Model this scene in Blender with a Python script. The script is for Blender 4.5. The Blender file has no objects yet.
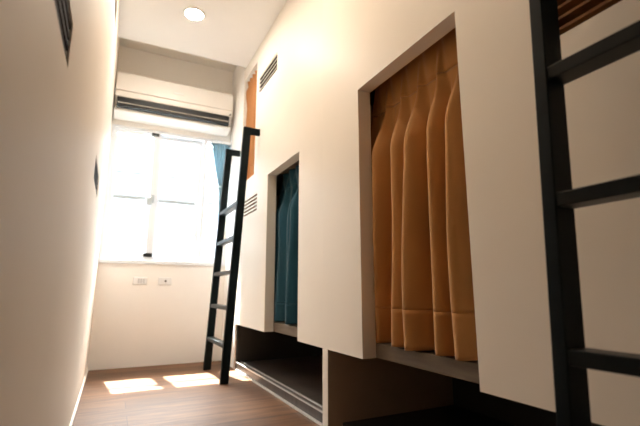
import bpy, bmesh, math, random
from mathutils import Vector, Euler, Matrix
random.seed(4)
S = 0.63                                   # one layout unit (camera height) in metres
C = bpy.context.scene.collection
def V(x, y, z): return Vector((x*S, y*S, (z+1)*S))

# ------------------------------------------------------------------ materials
def mat(name, col, rough=0.5, metal=0.0, spec=0.5, var=0.0, vscale=8.0, bump=0.0, bscale=60.0, stretch=None, sheen=0.0):
    m = bpy.data.materials.new(name); m.use_nodes = True
    nt = m.node_tree; N = nt.nodes; L = nt.links
    b = N['Principled BSDF']
    b.inputs['Roughness'].default_value = rough
    b.inputs['Metallic'].default_value = metal
    b.inputs['Specular IOR Level'].default_value = spec
    if sheen:
        b.inputs['Sheen Weight'].default_value = sheen
        b.inputs['Sheen Roughness'].default_value = 0.4
    tc = N.new('ShaderNodeTexCoord'); mp = N.new('ShaderNodeMapping')
    L.new(tc.outputs['Object'], mp.inputs['Vector'])
    if stretch: mp.inputs['Scale'].default_value = stretch
    n = N.new('ShaderNodeTexNoise'); n.inputs['Scale'].default_value = vscale; n.inputs['Detail'].default_value = 5
    L.new(mp.outputs['Vector'], n.inputs['Vector'])
    r = N.new('ShaderNodeValToRGB')
    r.color_ramp.elements[0].position = 0.3; r.color_ramp.elements[1].position = 0.7
    r.color_ramp.elements[0].color = tuple(c*(1-var) for c in col)+(1,)
    r.color_ramp.elements[1].color = tuple(min(1, c*(1+var)) for c in col)+(1,)
    L.new(n.outputs['Fac'], r.inputs['Fac']); L.new(r.outputs['Color'], b.inputs['Base Color'])
    if bump:
        n2 = N.new('ShaderNodeTexNoise'); n2.inputs['Scale'].default_value = bscale; n2.inputs['Detail'].default_value = 4
        L.new(mp.outputs['Vector'], n2.inputs['Vector'])
        bp = N.new('ShaderNodeBump'); bp.inputs['Strength'].default_value = bump; bp.inputs['Distance'].default_value = 0.004
        L.new(n2.outputs['Fac'], bp.inputs['Height']); L.new(bp.outputs['Normal'], b.inputs['Normal'])
    return m

def fabric(name, col, trans=0.0, var=0.12):
    m = mat(name, col, 0.85, 0, 0.2, var, 3.0, 0.25, 900.0, sheen=0.25)
    if trans:
        nt = m.node_tree; N = nt.nodes; L = nt.links
        b = N['Principled BSDF']; out = N['Material Output']
        t = N.new('ShaderNodeBsdfTranslucent'); t.inputs['Color'].default_value = tuple(min(1, c*1.5) for c in col)+(1,)
        mx = N.new('ShaderNodeMixShader'); mx.inputs['Fac'].default_value = trans
        L.new(b.outputs['BSDF'], mx.inputs[1]); L.new(t.outputs['BSDF'], mx.inputs[2]); L.new(mx.outputs['Shader'], out.inputs['Surface'])
    return m

def planks(name, c1, c2, c3, rough, pw=0.16, pl=1.3):
    """wood planks with the boards running along X"""
    m = bpy.data.materials.new(name); m.use_nodes = True
    nt = m.node_tree; N = nt.nodes; L = nt.links; b = N['Principled BSDF']
    tc = N.new('ShaderNodeTexCoord')
    br = N.new('ShaderNodeTexBrick'); br.offset = 0.37
    br.inputs['Scale'].default_value = 1.0
    br.inputs['Brick Width'].default_value = pl; br.inputs['Row Height'].default_value = pw
    br.inputs['Mortar Size'].default_value = 0.0015; br.inputs['Mortar Smooth'].default_value = 0.3
    br.inputs['Color1'].default_value = (0.25, 0.25, 0.25, 1); br.inputs['Color2'].default_value = (0.8, 0.8, 0.8, 1)
    br.inputs['Mortar'].default_value = (0.0, 0.0, 0.0, 1)
    L.new(tc.outputs['Object'], br.inputs['Vector'])
    mp = N.new('ShaderNodeMapping'); mp.inputs['Scale'].default_value = (1.6, 16, 1)
    L.new(tc.outputs['Object'], mp.inputs['Vector'])
    n = N.new('ShaderNodeTexNoise'); n.inputs['Scale'].default_value = 2.0; n.inputs['Detail'].default_value = 8; n.inputs['Roughness'].default_value = 0.65
    n.inputs['Distortion'].default_value = 0.6
    L.new(mp.outputs['Vector'], n.inputs['Vector'])
    mth = N.new('ShaderNodeMath'); mth.operation = 'MULTIPLY_ADD'
    L.new(br.outputs['Color'], mth.inputs[0]); mth.inputs[1].default_value = 0.35
    L.new(n.outputs['Fac'], mth.inputs[2])
    r = N.new('ShaderNodeValToRGB'); e = r.color_ramp.elements
    e[0].position = 0.35; e[0].color = c1+(1,); e[1].position = 0.95; e[1].color = c3+(1,)
    k = e.new(0.62); k.color = c2+(1,)
    L.new(mth.outputs['Value'], r.inputs['Fac'])
    mx = N.new('ShaderNodeMix'); mx.data_type = 'RGBA'; mx.inputs['B'].default_value = tuple(c*0.5 for c in c1)+(1,)
    L.new(br.outputs['Fac'], mx.inputs['Factor']); L.new(r.outputs['Color'], mx.inputs['A'])
    L.new(mx.outputs['Result'], b.inputs['Base Color'])
    b.inputs['Roughness'].default_value = rough; b.inputs['Specular IOR Level'].default_value = 0.22
    bp = N.new('ShaderNodeBump'); bp.inputs['Strength'].default_value = 0.12; bp.inputs['Distance'].default_value = 0.002
    L.new(n.outputs['Fac'], bp.inputs['Height']); L.new(bp.outputs['Normal'], b.inputs['Normal'])
    return m

def emit(name, col, st):
    m = bpy.data.materials.new(name); m.use_nodes = True
    nt = m.node_tree; nt.nodes.clear()
    e = nt.nodes.new('ShaderNodeEmission'); o = nt.nodes.new('ShaderNodeOutputMaterial')
    bb = nt.nodes.new('ShaderNodeRGB'); bb.outputs[0].default_value = col+(1,)
    nt.links.new(bb.outputs[0], e.inputs['Color'])
    e.inputs['Strength'].default_value = st
    nt.links.new(e.outputs[0], o.inputs['Surface'])
    return m

def glass(name):
    m = bpy.data.materials.new(name); m.use_nodes = True
    nt = m.node_tree; N = nt.nodes; L = nt.links; N.clear()
    o = N.new('ShaderNodeOutputMaterial'); t = N.new('ShaderNodeBsdfTransparent'); g = N.new('ShaderNodeBsdfGlossy')
    t.inputs['Color'].default_value = (0.93, 0.97, 0.98, 1)
    g.inputs['Roughness'].default_value = 0.02
    f = N.new('ShaderNodeLayerWeight'); f.inputs['Blend'].default_value = 0.08
    mx = N.new('ShaderNodeMixShader')
    L.new(f.outputs['Facing'], mx.inputs[0]); L.new(t.outputs[0], mx.inputs[1]); L.new(g.outputs[0], mx.inputs[2]); L.new(mx.outputs[0], o.inputs['Surface'])
    return m

M = {}
M['wall']   = mat('painted_wall', (0.90, 0.88, 0.85), 0.7, 0, 0.3, 0.02, 3, 0.05, 120)  # whitened so the colour carries the bloom veil around the window
M['wallL']  = mat('left_wall_warm_shade', (0.80, 0.725, 0.63), 0.65, 0, 0.35, 0.025, 1.5, 0.05, 90)  # white wall; the tan of its warm shade is put into the colour
M['ceil']   = mat('ceiling_paint', (0.83, 0.81, 0.775), 0.8, 0, 0.2, 0.015, 3, 0.03, 120)
M['panel']  = mat('cream_laminate', (0.80, 0.745, 0.665), 0.5, 0, 0.35, 0.02, 2, 0.02, 60)
M['divider'] = mat('divider_shaded_laminate', (0.36, 0.27, 0.19), 0.5, 0, 0.4, 0.05, 3)  # cream boards in shade, the shade put into this brown
M['cut']    = mat('cut_board_edge', (0.20, 0.085, 0.028), 0.7, 0, 0.2, 0.2, 30)
M['slat']   = mat('grey_vent_slat', (0.55, 0.49, 0.42), 0.6, 0, 0.3, 0.1, 20)
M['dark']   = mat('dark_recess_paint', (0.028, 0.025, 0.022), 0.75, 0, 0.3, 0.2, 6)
M['sill']   = mat('grey_oak_sill', (0.15, 0.12, 0.09), 0.6, 0, 0.3, 0.25, 6, 0.15, 40, stretch=(6, 0.7, 6))
M['floor']  = planks('walnut_floor', (0.028, 0.011, 0.004), (0.085, 0.036, 0.014), (0.20, 0.094, 0.040), 0.45)
M['deck']   = planks('dark_deck_boards', (0.022, 0.016, 0.013), (0.05, 0.037, 0.029), (0.085, 0.066, 0.053), 0.3)
M['black']  = mat('black_ladder_paint', (0.004, 0.008, 0.0095), 0.5, 0, 0.12, 0.2, 12, 0.06, 70)
M['rung']   = mat('black_rung_paint', (0.004, 0.008, 0.0095), 0.38, 0, 0.2, 0.2, 12, 0.06, 70)
M['alu']    = mat('white_aluminium', (0.82, 0.87, 0.92), 0.4, 0, 0.5, 0.03, 5)
M['silver'] = mat('silver_edge', (0.72, 0.70, 0.67), 0.3, 0.7, 0.5, 0.06, 30)
M['bar']    = mat('grey_bar', (0.42, 0.47, 0.50), 0.5, 0, 0.4, 0.04, 6)
M['ac']     = mat('white_plastic', (0.80, 0.77, 0.72), 0.35, 0, 0.5, 0.015, 4)
M['acslot'] = mat('dark_outlet', (0.012, 0.014, 0.015), 0.5, 0, 0.4, 0.2, 20)
M['louvre'] = mat('grey_louvre', (0.40, 0.36, 0.31), 0.45, 0, 0.4, 0.1, 20)
M['badge']  = mat('pale_badge', (0.88, 0.87, 0.85), 0.25, 0, 0.5, 0.01, 20)
M['plate']  = mat('switch_plate_plastic', (0.84, 0.84, 0.84), 0.35, 0, 0.5, 0.01, 10)
M['key']    = mat('switch_key_grey', (0.62, 0.62, 0.63), 0.4, 0, 0.5, 0.02, 10)
M['jack']   = mat('dark_jack', (0.05, 0.045, 0.045), 0.5, 0, 0.4, 0.1, 20)
M['ventdark'] = mat('left_vent_slat', (0.022, 0.014, 0.010), 0.7, 0, 0.08, 0.2, 30)
M['orange'] = fabric('mustard_cloth', (0.47, 0.235, 0.082), 0.0)
M['orange2'] = fabric('mustard_cloth_far', (0.52, 0.25, 0.10), 0.25)
M['teal']   = fabric('teal_cloth', (0.016, 0.070, 0.105), 0.0)
M['teal2']  = fabric('window_teal_cloth', (0.34, 0.46, 0.51), 0.5)
M['lamp']   = emit('lamp_diffuser', (1.0, 0.91, 0.80), 370.0)
M['lamp2']   = emit('warm_lamp_diffuser', (1.0, 0.81, 0.61), 270.0)
M['glass']  = glass('window_glass')
M['out']    = mat('pale_render_facade', (0.17, 0.18, 0.19), 0.9, 0, 0.2, 0.05, 2)
M['outband'] = mat('grey_facade_band', (0.145, 0.155, 0.165), 0.9, 0, 0.2, 0.05, 2)
M['ground'] = mat('concrete_ground', (0.42, 0.41, 0.39), 0.9, 0, 0.2, 0.1, 2)

# ------------------------------------------------------------------ mesh helpers
def box(bm, x0, x1, y0, y1, z0, z1, mi=0, bev=0.0):
    """box in layout units, corners in metres"""
    vs = [bm.verts.new(V(x, y, z)) for x in (x0, x1) for y in (y0, y1) for z in (z0, z1)]
    F = [(0,1,3,2), (4,6,7,5), (0,4,5,1), (2,3,7,6), (0,2,6,4), (1,5,7,3)]
    fs = [bm.faces.new([vs[i] for i in f]) for f in F]
    for f in fs: f.material_index = mi
    if bev:
        es = list({e for f in fs for e in f.edges})
        r = bmesh.ops.bevel(bm, geom=es, offset=bev*S, segments=2, affect='EDGES', profile=0.5)
        for f in r['faces']: f.material_index = mi
    return fs

def hexa(bm, pts, bev=0.0):
    """8 layout points: x-low/x-high, y, z nesting as in box"""
    vs = [bm.verts.new(V(*p)) for p in pts]
    F = [(0,1,3,2), (4,6,7,5), (0,4,5,1), (2,3,7,6), (0,2,6,4), (1,5,7,3)]
    fs = [bm.faces.new([vs[i] for i in f]) for f in F]
    if bev:
        es = list({e for f in fs for e in f.edges})
        bmesh.ops.bevel(bm, geom=es, offset=bev*S, segments=2, affect='EDGES', profile=0.5)

def cyl(bm, c, axis, r, h, seg=32, r2=None, mi=0):
    """cylinder, centre in layout units, r and h in layout units, along axis 'x','y','z'"""
    rot = {'z': Matrix(), 'x': Matrix.Rotation(math.pi/2, 4, 'Y'), 'y': Matrix.Rotation(math.pi/2, 4, 'X')}[axis]
    n0 = set(bm.faces)
    bmesh.ops.create_cone(bm, cap_ends=True, segments=seg, radius1=r*S, radius2=(r if r2 is None else r2)*S, depth=h*S,
                          matrix=Matrix.Translation(V(*c)) @ rot)
    for f in bm.faces:
        if f not in n0: f.material_index = mi

def plate(axis, a0, a1, u0, u1, z0, z1, holes, bm=None):
    """board with rectangular holes. axis 'x': board normal X between a0,a1, u=Y; axis 'y': normal Y, u=X"""
    bm = bm or bmesh.new()
    us = sorted({u0, u1, *[h[0] for h in holes], *[h[1] for h in holes]}); us = [u for u in us if u0 <= u <= u1]
    zs = sorted({z0, z1, *[h[2] for h in holes], *[h[3] for h in holes]}); zs = [z for z in zs if z0 <= z <= z1]
    def P(a, u, z): return (a, u, z) if axis == 'x' else (u, a, z)
    cache = {}
    def vv(a, u, z):
        k = (a, u, z)
        if k not in cache: cache[k] = bm.verts.new(V(*P(a, u, z)))
        return cache[k]
    def solid(i, j):
        if i < 0 or j < 0 or i >= len(us)-1 or j >= len(zs)-1: return False
        um, zm = (us[i]+us[i+1])/2, (zs[j]+zs[j+1])/2
        return not any(h[0] < um < h[1] and h[2] < zm < h[3] for h in holes)
    for i in range(len(us)-1):
        for j in range(len(zs)-1):
            if not solid(i, j): continue
            ua, ub, za, zb = us[i], us[i+1], zs[j], zs[j+1]
            for a in (a0, a1):
                bm.faces.new([vv(a, ua, za), vv(a, ub, za), vv(a, ub, zb), vv(a, ua, zb)])
            for di, dj, q in ((-1,0,((ua,za),(ua,zb))), (1,0,((ub,za),(ub,zb))), (0,-1,((ua,za),(ub,za))), (0,1,((ua,zb),(ub,zb)))):
                if not solid(i+di, j+dj):
                    (p, r), (s, t) = q
                    bm.faces.new([vv(a0, p, r), vv(a0, s, t), vv(a1, s, t), vv(a1, p, r)])
    bmesh.ops.recalc_face_normals(bm, faces=bm.faces)
    bmesh.ops.dissolve_limit(bm, angle_limit=0.01, verts=bm.verts, edges=bm.edges)
    return bm

def obj(name, bm, m, parent=None, smooth=False, bevel=0.0, solid=0.0):
    """link a bmesh (built in world metres) as one object; local to its parent's or its own base"""
    bmesh.ops.recalc_face_normals(bm, faces=bm.faces)
    if parent is not None:
        o0 = parent.matrix_basis.translation.copy(); p = parent.parent
        while p: o0 += p.matrix_basis.translation; p = p.parent
    else:
        co = [v.co for v in bm.verts]
        o0 = Vector(((min(c.x for c in co)+max(c.x for c in co))/2, (min(c.y for c in co)+max(c.y for c in co))/2, min(c.z for c in co)))
    bmesh.ops.translate(bm, vec=-o0, verts=bm.verts)
    me = bpy.data.meshes.new(name); bm.to_mesh(me); bm.free()
    for mm in (m if isinstance(m, (list, tuple)) else [m]): me.materials.append(mm)
    if smooth:
        for p in me.polygons: p.use_smooth = True
    o = bpy.data.objects.new(name, me); C.objects.link(o)
    if parent is not None: o.parent = parent
    else: o.location = o0
    if solid:
        md = o.modifiers.new('solidify', 'SOLIDIFY'); md.thickness = solid; md.offset = 0
    if bevel:
        md = o.modifiers.new('bevel', 'BEVEL'); md.width = bevel; md.segments = 2; md.limit_method = 'ANGLE'; md.angle_limit = 0.8
    return o

def B(*boxes, bev=0.0):
    bm = bmesh.new()
    for b in boxes: box(bm, *b, bev=bev)
    return bm

def tag(o, label, cat, group=None):
    o['label'] = label; o['category'] = cat
    if group: o['group'] = group
    return o
def thing(name, loc, label, cat, group=None):
    o = bpy.data.objects.new(name, None); C.objects.link(o); o.empty_display_size = 0.1
    o.location = V(*loc); return tag(o, label, cat, group)
def struct(name, bm, m, parent=None, **k):
    o = obj(name, bm, m, parent, **k); o['kind'] = 'structure'; return o

# ------------------------------------------------------------------ layout numbers
XL, XF, XB = -0.195, 1.49, 4.7            # left wall, bunk face, back of the bunks
YB, YW = -1.6, 6.2                       # wall behind the camera, window wall
ZC, ZR = 3.19, 3.52                      # ceiling, recess over the air conditioner
YM, YE, YN = 2.944, 5.50, -0.60           # seam between the bunk units, far end, near end
BB = -0.44                               # underside of the bunk fronts

# ------------------------------------------------------------------ the room
struct('floor', B((XL-.2, XB+.2, YB-.2, YW+.3, -1.25, -1.0)), M['floor'])
bm = bmesh.new()
box(bm, XL-.2, XB+.2, YB-.2, 5.45, ZC, ZR+.15)
box(bm, XL-.2, XB+.2, 5.45, YW+.3, ZR, ZR+.15)
struct('ceiling', bm, M['ceil'], bevel=.03)
# left wall, with pockets for its three slotted vents
LV = [(0.90, 1.52, 0.735, 0.90), (3.48, 4.23, 0.84, 1.03), (3.75, 4.38, 2.67, 2.87)]
struct('wall_left', plate('x', XL-.2, XL, YB-.2, YW+.3, -1.0, ZR+.0, LV), M['wallL'])
struct('wall_back', B((XL, XB+.2, YB-.2, YB, -1.0, ZC)), M['wall'])
struct('wall_right', B((XB, XB+.2, YB, YW, -1.0, ZC)), M['wall'])
struct('trim_1', B((XF, 1.62, YE+.005, YW, -1.0, ZR)), M['wall'])        # the short return beside the window
struct('baseboard_left', B((XL, XL+.012, YB, YW, -1.0, -0.965)), M['panel'])
WX0, WX1, WZ0, WZ1 = -.19, 1.46, 0.41, 2.31
struct('wall_window', plate('y', YW, YW+.28, XL, XB, -1.0, ZR, [(WX0, WX1, WZ0, WZ1)]), M['wall'])

# window: outer frame, two sliding sashes, fixed side light
YG = YW+.06
win = bpy.data.objects.new('window_1', None); C.objects.link(win); win.location = V((WX0+WX1)/2, YG, WZ0); win['kind'] = 'structure'
ft = .04
struct('window_frame', plate('y', YG-.05, YG+.13, WX0, WX1, WZ0, WZ1, [(WX0+ft, 1.09, WZ0+ft, WZ1-ft), (1.14, WX1-ft, WZ0+ft, WZ1-ft)]), M['alu'], win, bevel=.002)
def sash(x0, x1, y, sl, sr, bar):
    z0, z1 = WZ0+ft, WZ1-ft
    o = struct('sash', plate('y', y, y+.05, x0, x1, z0, z1, [(x0+sl, x1-sr, z0+.05, z1-.05)]), M['alu'], win, bevel=.002)
    struct('pane', B((x0+sl-.01, x1-sr+.01, y+.021, y+.029, z0+.04, z1-.04)), M['glass'], o)
    if bar: struct('glazing_bar', B((x0+sl, x1-sr, y+.018, y+.032, 1.262, 1.298)), M['bar'], o)
    return o
s1 = sash(WX0+ft, 0.475, YG-.02, .045, .10, True)
s2 = sash(0.42, 1.09, YG+.04, .08, .06, True)
struct('pane', B((1.135, WX1-ft+.005, YG+.05, YG+.058, WZ0+ft-.005, WZ1-ft+.005)), M['glass'], win)
bm = B((.375, .435, YG-.045, YG-.019, 1.23, 1.34), (.39, .42, YG-.075, YG-.044, 1.27, 1.31), bev=.004)
box(bm, .335, .405, YG-.078, YG-.058, 1.18, 1.30, bev=.006)
struct('latch', bm, M['bar'], s1)
struct('stop_block', B((.35, .46, YG-.06, YG-.019, WZ0+.045, WZ0+.095), (.34, .44, YG-.06, YG-.019, WZ1-.075, WZ1-.045)), M['acslot'], win)
struct('sill_ledge', B((WX0, WX1+.04, YW-.03, YW+.0, WZ0-.06, WZ0), bev=.008), M['alu'], win)

# ------------------------------------------------------------------ air conditioner
ax0, ax1 = -.18, 1.425
ac = thing('air_conditioner', (.65, 6.0, 2.42), 'long white wall-mounted air conditioner above the window with a dark outlet slot', 'air conditioner')
def extrude_x(prof, x0, x1, mi=0, bm=None):
    bm = bm or bmesh.new()
    a = [bm.verts.new(V(x0, y, z)) for y, z in prof]; b = [bm.verts.new(V(x1, y, z)) for y, z in prof]
    n = len(prof)
    bm.faces.new(a); bm.faces.new(b[::-1])
    for i in range(n): bm.faces.new([a[i], a[(i+1) % n], b[(i+1) % n], b[i]])
    for f in bm.faces: f.material_index = mi
    return bm
prof = [(6.2, 2.96), (5.90, 2.96), (5.87, 2.94), (5.862, 2.66), (5.868, 2.60), (5.94, 2.565), (5.98, 2.50), (5.935, 2.445), (5.95, 2.42), (6.10, 2.38), (6.2, 2.38)]
obj('housing', extrude_x(prof, ax0, ax1), M['ac'], ac, bevel=.004)
obj('front_cover', extrude_x([(5.861, 2.95), (5.845, 2.93), (5.838, 2.68), (5.861, 2.672)], ax0+.004, ax1-.004), M['ac'], ac, bevel=.002)
obj('air_outlet', extrude_x([(5.870, 2.588), (5.945, 2.562), (5.975, 2.50), (5.925, 2.452), (5.880, 2.465)], ax0+.03, ax1-.045), M['acslot'], ac)
bm = extrude_x([(5.860, 2.505), (5.866, 2.516), (5.90, 2.505), (5.90, 2.495)], ax0+.04, ax1-.06)
obj('louvre_blade', bm, M['louvre'], ac)
obj('badge', B((.56, .70, 5.834, 5.842, 2.765, 2.795), bev=.002), M['badge'], ac)
bm = bmesh.new(); cyl(bm, (ax1-.035, 5.858, 2.615), 'y', .012, .012, 16)
obj('sensor', bm, M['acslot'], ac)

# ------------------------------------------------------------------ ceiling downlights
def downlight(x, y, label, m='lamp'):
    t = thing('ceiling_light', (x, y, ZC), label, 'ceiling light')
    bm = bmesh.new()
    n = 40; ring = []
    pr = [(.098, 0.0), (.130, -.004), (.132, -.012), (.118, -.016), (.098, -.012), (.092, 0.0)]
    for k in range(n):
        a = 2*math.pi*k/n
        ring.append([bm.verts.new(V(x+r*math.cos(a), y+r*math.sin(a), ZC+z)) for r, z in pr])
    for k in range(n):
        for i in range(len(pr)-1):
            bm.faces.new([ring[k][i], ring[k][i+1], ring[(k+1) % n][i+1], ring[(k+1) % n][i]])
    obj('trim_ring', bm, M['ceil'], t, smooth=True)
    bm = bmesh.new(); cyl(bm, (x, y, ZC-.006), 'z', .097, .008, 40)
    obj('diffuser', bm, M[m], t)
    return t
downlight(.60, 4.52, 'round recessed ceiling downlight glowing near the window end of the corridor')
downlight(.60, 2.70, 'round recessed warm ceiling downlight over the middle of the corridor', 'lamp2')

# ------------------------------------------------------------------ vents
def vent(bm, x, y0, y1, z0, z1, slots, depth, sgn, fill=.92):
    """slats between slots with a plain front (material 0), cut edges (1) and dark back (2); sgn -1: front looks to -X"""
    h = (z1-z0)/(2*slots+0.0); 
    xa, xb = (x, x+depth) if sgn < 0 else (x-depth, x)
    for k in range(slots):
        za = z0+h*(2*k+1)
        n0 = set(bm.faces); box(bm, xa, xb, y0, y1, za, za+h*fill)
        fx = x
        for f in bm.faces:
            if f in n0: continue
            c = f.calc_center_median()
            f.material_index = 0 if abs(c.x-fx*S) < 1e-4 else 1
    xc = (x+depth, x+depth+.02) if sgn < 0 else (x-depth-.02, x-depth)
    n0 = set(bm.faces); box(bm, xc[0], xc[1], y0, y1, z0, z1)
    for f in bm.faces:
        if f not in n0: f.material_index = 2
    return bm
for (y0, y1, z0, z1), lb in zip(LV, ['dark slatted vent on the left wall nearest the camera, cut by the top edge',
                                      'small dark slatted vent on the left wall beside the window, halfway up',
                                      'thin dark sliver of a vent near the ceiling, far end of the left wall']):
    bm = vent(bmesh.new(), XL-.005, y0, y1, z0, z1, 4, .06, 1)
    tag(obj('wall_vent', bm, [M['ventdark'], M['ventdark'], M['dark']]), lb, 'vent', 'slatted vents on the left wall')

# ------------------------------------------------------------------ built-in bunks
def bunk(y0, y1, openings, vents, label, zu):
    t = thing('bunk_bed', (XF+1.6, (y0+y1)/2, -1.0), label, 'bunk bed')
    obj('front_panel', plate('x', XF, XF+.105, y0, y1, BB, ZC, openings+[v[:4] for v in vents]), M['panel'], t)
    for *v, front, fill in vents:
        obj('vent', vent(bmesh.new(), XF+.002, *v, 4 if front == 'slat' else 5, .018 if front == 'slat' else .05, -1, fill), [M[front], M['ventdark' if front == 'slat' else 'cut'], M['dark']], t)
    # lower platform with its grey oak edge seen under the curtain
    obj('platform', B((XF+.106, XB-.06, y0+.045, y1-.045, BB+.0, BB+.094), bev=.006), M['sill'], t)
    obj('upper_platform', B((XF+.106, XB-.06, y0+.045, y1-.045, zu, zu+.085)), M['sill'], t)
    for ya in (y0, y1-.042):
        obj('side_board', B((XF+.106, XB-.06, ya, ya+.042, BB, ZC)), M['divider'], t)
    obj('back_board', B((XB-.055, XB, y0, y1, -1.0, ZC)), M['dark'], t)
    return t
far = bunk(YM, YE, [(3.44, 4.335, BB, 1.30), (4.87, 5.465, 1.44, 3.00)], [(4.72, 5.34, .955, 1.185, 'panel', .95), (4.10, 4.76, 2.49, 2.71, 'slat', .55)],
           'far built-in cream bunk with a teal curtain below and a mustard curtain above', 1.345)
near = bunk(YN, YM, [(1.41, 2.375, BB, 1.44)], [(.33, .96, .98, 1.21, 'cut', .5)],
            'near built-in cream bunk with a large mustard curtain and an open dark space below', 1.64)
# storage space under the bunks
bm = B((XF+.001, 2.95, YM-.084, YM, -1.0, BB-.001))
obj('divider_panel', bm, M['divider'], near, bevel=.002)
obj('post_edge', B((XF-.004, XF+.001, YM-.084, YM, -1.0, BB-.001)), M['panel'], near)
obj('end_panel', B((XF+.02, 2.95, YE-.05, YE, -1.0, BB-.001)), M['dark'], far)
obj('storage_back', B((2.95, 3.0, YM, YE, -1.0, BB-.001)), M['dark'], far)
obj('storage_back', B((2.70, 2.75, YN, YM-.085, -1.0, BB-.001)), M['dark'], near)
dk = obj('storage_deck', B((XF+.008, 2.95, YM+.001, YE-.051, -1.0, -.915)), M['deck'], far)
obj('floor_track', B((XF-.010, XF+.007, YM+.001, YE-.02, -1.0, -.985)), M['silver'], dk)
obj('deck_rail', B((XF+.008, XF+.022, YM+.001, YE-.052, -.915, -.905), (XF+.075, XF+.088, YM+.001, YE-.052, -.915, -.905)), M['silver'], dk)
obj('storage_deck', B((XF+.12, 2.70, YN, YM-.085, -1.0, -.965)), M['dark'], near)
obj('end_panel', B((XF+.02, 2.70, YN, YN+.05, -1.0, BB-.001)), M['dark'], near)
# curtain rails
def rail(t, y0, y1, x, z): obj('curtain_rail', B((x-.02, x+.02, y0, y1, z-.03, z)), M['alu'], t)
rail(near, 1.25, 2.52, XF+.285, 1.64)
rail(far, 3.34, 4.45, XF+.275, 1.345)
rail(far, 4.88, 5.45, XF+.08, 2.999)

# ------------------------------------------------------------------ curtains
def curtain(name, y0, y1, z0, z1, x, n, m, label, seed, amp=.05, swing=.030, hem=.115, head=.085, ph=0.0, op=None, cat='curtain'):
    """pinch-pleated cloth hanging in the plane x, y0 (near) .. y1 (far), folds bulging to -X"""
    rnd = random.Random(seed)
    t = thing(name, (x, (y0+y1)/2, z0), label, cat)
    NU, NZ = n*30, 64
    pa = [rnd.uniform(.45, 1.15) for _ in range(n+2)]
    po = [rnd.uniform(-.36, .36) for _ in range(n+2)]
    w1, w2, w3 = rnd.uniform(0, 6), rnd.uniform(0, 6), rnd.uniform(0, 6)
    def pt(u, v):
        # u 0..1 across, v 0 top .. 1 bottom
        s = u*n+ph
        k = int(math.floor(s)); fr = s-k
        def lerp(a):
            i = max(0, min(n, k)); j = min(n+1, i+1); q = fr*fr*(3-2*fr); return a[i]*(1-q)+a[j]*q
        grow = min(1.0, max(0.0, (v-head)/.22)); grow = grow*grow*(3-2*grow)
        phs = s + grow*(lerp(po)*(.5+.8*v) + .10*math.sin(5*v+w1+s*.7))
        c = .5+.5*math.cos(2*math.pi*phs)
        sharp = c**5
        if v < head:
            q = v/head                                      # heading bows out between the pleats, pinches at its foot
            d = .045*(1-sharp)*(1-q)**.8*(.6+.4*math.cos(2*math.pi*s+math.pi)) + .045*sharp*q**1.2 + .006*q*(1-c)
        else:
            broad = c**(1.15-.25*v)
            sub = (.5+.5*math.cos(2*math.pi*(2*phs+.15*math.sin(w2+s))))**1.5
            d = (.045*sharp+.006*(1-c))*(1-grow) + amp*lerp(pa)*broad*grow*(.72+.36*v) + amp*.30*sub*grow*(1-.45*v)
        d += grow*.008*math.sin(2*math.pi*phs*2+w2+3*v)*.6
        d += grow*.006*math.sin(3.1*s+w3+9*v)
        d += 0
        y = y1+(y0-y1)*u - grow*swing*math.sin(2*math.pi*phs+.5)
        if op: d = min(d, x-(XF+.1135) + 1.3*max(0.0, min(op[1]-y, y-op[0])-.012))
        return (x-d, y, z1+(z0-z1)*v + .004*math.sin(2*math.pi*s)*(1 if v > .98 else 0))
    def part(nm, va, vb, nz):
        bm = bmesh.new(); g = []
        for j in range(nz+1):
            v = va+(vb-va)*j/nz
            g.append([bm.verts.new(V(*pt(i/NU, min(max(v, va+1e-6), vb-1e-6)))) for i in range(NU+1)])
        for j in range(nz):
            for i in range(NU): bm.faces.new([g[j][i], g[j][i+1], g[j+1][i+1], g[j+1][i]])
        return obj(nm, bm, m, t, smooth=True, solid=.003)
    part('heading', 0, head, 12); part('drape', head, 1-hem, NZ); part('hem', 1-hem, 1, 8)
    return t
curtain('bunk_curtain', 1.24, 2.51, BB+.103, 1.61, XF+.255, 7, M['orange'], 'large mustard pleated curtain closing the near lower bunk', 5, amp=.165, swing=.042, head=.145, op=(1.41, 2.375))
curtain('bunk_curtain', 3.32, 4.46, BB+.11, 1.335, XF+.245, 6, M['teal'], 'dark teal pleated curtain closing the far lower bunk', 9, amp=.145, head=.11, swing=.036, op=(3.44, 4.335))
curtain('bunk_curtain', 4.885, 5.455, 1.445, 2.965, XF+.07, 5, M['orange2'], 'narrow mustard curtain in the far upper bunk opening behind the far ladder', 12, amp=.055, swing=.012)

# window curtain: gathered to one side and tied back
t = thing('window_curtain', (1.35, 6.13, .9), 'pale teal curtain gathered at the right side of the window behind the far ladder', 'curtain')
bm = bmesh.new(); NU, NZ = 90, 48; g = []
ztop, ztie, zbot = 2.22, 1.52, 1.02
for j in range(NZ+1):
    z = ztop+(zbot-ztop)*j/NZ
    if z > ztie:
        q = (z-ztie)/(ztop-ztie); xl = 1.325-.145*q**.9; xr = 1.395+.075*q**.8
    else:
        q = (ztie-z)/(ztie-zbot); xl = 1.325-.0*q; xr = 1.395+.0*q
    row = []
    for i in range(NU+1):
        u = i/NU
        d = .5+.5*math.cos(2*math.pi*u*6+.5*math.sin(4*z))
        row.append(bm.verts.new(V(xl+(xr-xl)*u, 6.125-.045*d+.01*math.sin(9*u+3*z), z)))
    g.append(row)
for j in range(NZ):
    for i in range(NU): bm.faces.new([g[j][i], g[j][i+1], g[j+1][i+1], g[j+1][i]])
obj('drape', bm, M['teal2'], t, smooth=True, solid=.003)
bm = bmesh.new()
n = 28; ring = []
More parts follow.
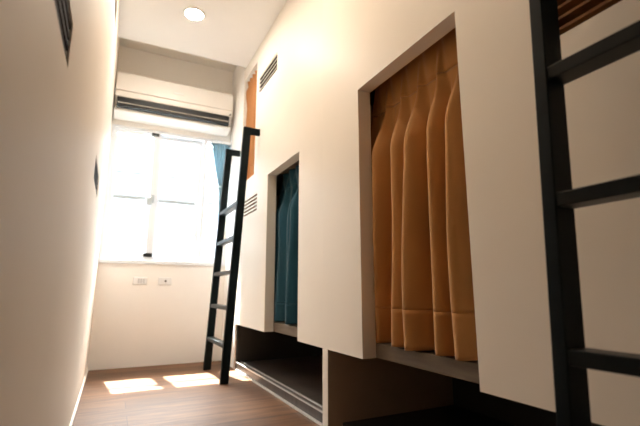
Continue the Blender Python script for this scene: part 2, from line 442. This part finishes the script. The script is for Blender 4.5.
for k in range(n):
    a = 2*math.pi*k/n
    ring.append([bm.verts.new(V(1.36+.045*math.cos(a), 6.102+.052*math.sin(a), ztie+dz)) for dz in (-.025, .025)])
for k in range(n): bm.faces.new([ring[k][0], ring[(k+1) % n][0], ring[(k+1) % n][1], ring[k][1]])
obj('tieback', bm, M['teal2'], t, smooth=True, solid=.004)
obj('curtain_rod', B((1.16, 1.485, 6.08, 6.12, ztop, ztop+.03), (1.44, 1.47, 6.10, 6.2, ztop, ztop+.03), (1.17, 1.20, 6.10, 6.2, ztop, ztop+.03)), M['alu'], t)

# ------------------------------------------------------------------ ladders
def ladder(ya, yb, rz, label):
    """stiles at ya (near) and yb (far), leaning to the bunk face"""
    fx = lambda z: 1.175+.055*z
    w, tk, top = .092, .046, 1.97
    t = thing('bunk_ladder', (1.17, (ya+yb)/2, -1.0), label, 'ladder', 'black bunk ladders')
    for y in (ya, yb):
        bm = bmesh.new()
        hexa(bm, [(fx(z)+dx, yy, z) for dx in (0, w) for yy in (y, y+tk) for z in (-1.0, top)], bev=.004)
        obj('stile', bm, M['black'], t)
        obj('hook', B((fx(top)+w-.004, XF-.001, y+.002, y+tk-.002, top-.085, top-.002), bev=.003), M['black'], t)
    for z in rz:
        x = fx(z)
        obj('rung', B((x+.004, x+w-.004, ya+tk-.002, yb+.002, z-.045, z), bev=.004), M['rung'], t)
    return t
ladder(4.66, 5.56, [1.045, .63, .225, -.18, -.59], 'black wooden bunk ladder standing at the far end near the window')
ladder(-.19, .778, [1.13, .72, .295, -.165, -.60], 'black wooden bunk ladder in the right foreground, cut off by the edge')

# ------------------------------------------------------------------ wall plates under the window
for x, lb, kind in ((.333, 'white wall plate with three switch keys under the window, left of its pair', 0),
                    (.655, 'white wall plate with one dark round socket under the window, right of its pair', 1)):
    z = .122
    t = thing('wall_plate', (x, YW, z-.05), lb, 'wall plate', None)
    obj('cover_plate', B((x-.088, x+.088, YW-.014, YW, z-.052, z+.052), bev=.006), M['plate'], t)
    if kind == 0:
        for k in range(3): obj('switch_key', B((x-.028+.032*k, x-.004+.032*k, YW-.019, YW-.013, z-.03, z+.03), bev=.002), M['key'], t)
    else:
        obj('insert', B((x-.045, x+.045, YW-.018, YW-.013, z-.03, z+.03), bev=.002), M['plate'], t)
        bm = bmesh.new(); cyl(bm, (x+.006, YW-.019, z), 'y', .014, .006, 20)
        obj('socket', bm, M['jack'], t)

# ------------------------------------------------------------------ outside the window
tag(obj('ground', B((-14, 16, YW+.4, 26, -4.2, -4.0)), M['ground']), 'pale concrete yard outside far below the window', 'ground')['kind'] = 'structure'
t = thing('neighbour_building', (1.5, 12.3, -4.0), 'washed out pale building seen across the yard through the window', 'building')
obj('facade', B((-8, 10, 12.0, 14.0, -4.0, 4.2)), M['out'], t)
obj('ledge', B((-8, 10, 11.94, 12.0, 3.15, 3.35)), M['out'], t)
obj('band', B((-8, 10, 11.93, 12.0, 2.5, 2.75)), M['outband'], t)
obj('pipe', B((1.97, 2.28, 11.9, 12.0, .4, 3.0)), M['outband'], t)
obj('shutter', B((.9, 1.2, 11.95, 12.0, 1.3, 2.4)), M['outband'], t)
t = tag(obj('added_sun_canopy', B((-.4, 1.9, YW+.281, YW+.60, 2.62, 2.68)), M['out']), 'thin unseen canopy slab added outside above the window to limit the sun patch', 'canopy')  # unseen slab, added and sized to cut the sun patch on the floor

# ------------------------------------------------------------------ light
sun = bpy.data.lights.new('sun', 'SUN'); sun.energy = 110.0; sun.angle = math.radians(.6); sun.color = (1.0, .95, .87)
so = bpy.data.objects.new('sun', sun); C.objects.link(so)
so.rotation_euler = Vector((.12, -1.0, -1.76)).to_track_quat('-Z', 'Y').to_euler()
W = bpy.data.worlds.new('world'); bpy.context.scene.world = W; W.use_nodes = True
nt = W.node_tree; bg = nt.nodes['Background']
sky = nt.nodes.new('ShaderNodeTexSky'); sky.sky_type = 'NISHITA'; sky.sun_disc = False
sky.sun_elevation = math.radians(60); sky.sun_rotation = math.radians(0); sky.altitude = 100; sky.dust_density = 4
hs = nt.nodes.new('ShaderNodeHueSaturation'); hs.inputs['Saturation'].default_value = .35
tn = nt.nodes.new('ShaderNodeMix'); tn.data_type = 'RGBA'; tn.blend_type = 'MULTIPLY'; tn.inputs['Factor'].default_value = 1; tn.inputs['B'].default_value = (1.0, .97, .93, 1)
nt.links.new(sky.outputs['Color'], hs.inputs['Color']); nt.links.new(hs.outputs['Color'], tn.inputs['A'])
nt.links.new(tn.outputs['Result'], bg.inputs['Color']); bg.inputs['Strength'].default_value = 6.5
pl = bpy.data.lights.new('window_portal', 'AREA'); pl.shape = 'RECTANGLE'; pl.size = (WX1-WX0)*S; pl.size_y = (WZ1-WZ0)*S
pl.cycles.is_portal = True
po = bpy.data.objects.new('window_portal', pl); C.objects.link(po)
po.location = V((WX0+WX1)/2, YW+.29, (WZ0+WZ1)/2); po.rotation_euler = (math.radians(-90), 0, 0)

# ------------------------------------------------------------------ camera
f = 411.0; p = math.atan(77/f); psi = math.atan(208/f*math.cos(p))
cam = bpy.data.cameras.new('camera'); co = bpy.data.objects.new('camera', cam); C.objects.link(co)
cam.sensor_width = 36; cam.lens = 36*f/640; cam.clip_start = .02
co.location = V(0, 0, 0); co.rotation_euler = (math.pi/2+p, 0, -psi)
cam.dof.use_dof = True; cam.dof.focus_distance = 1.55; cam.dof.aperture_fstop = 2.8
sc = bpy.context.scene; sc.camera = co
sc.view_settings.view_transform = 'Standard'; sc.view_settings.look = 'None'; sc.view_settings.gamma = 1
sc.view_settings.exposure = 0.0
sc.cycles.use_denoising = True
sc.cycles.max_bounces = 12; sc.cycles.diffuse_bounces = 8; sc.cycles.transparent_max_bounces = 12
sc.cycles.sample_clamp_indirect = 8
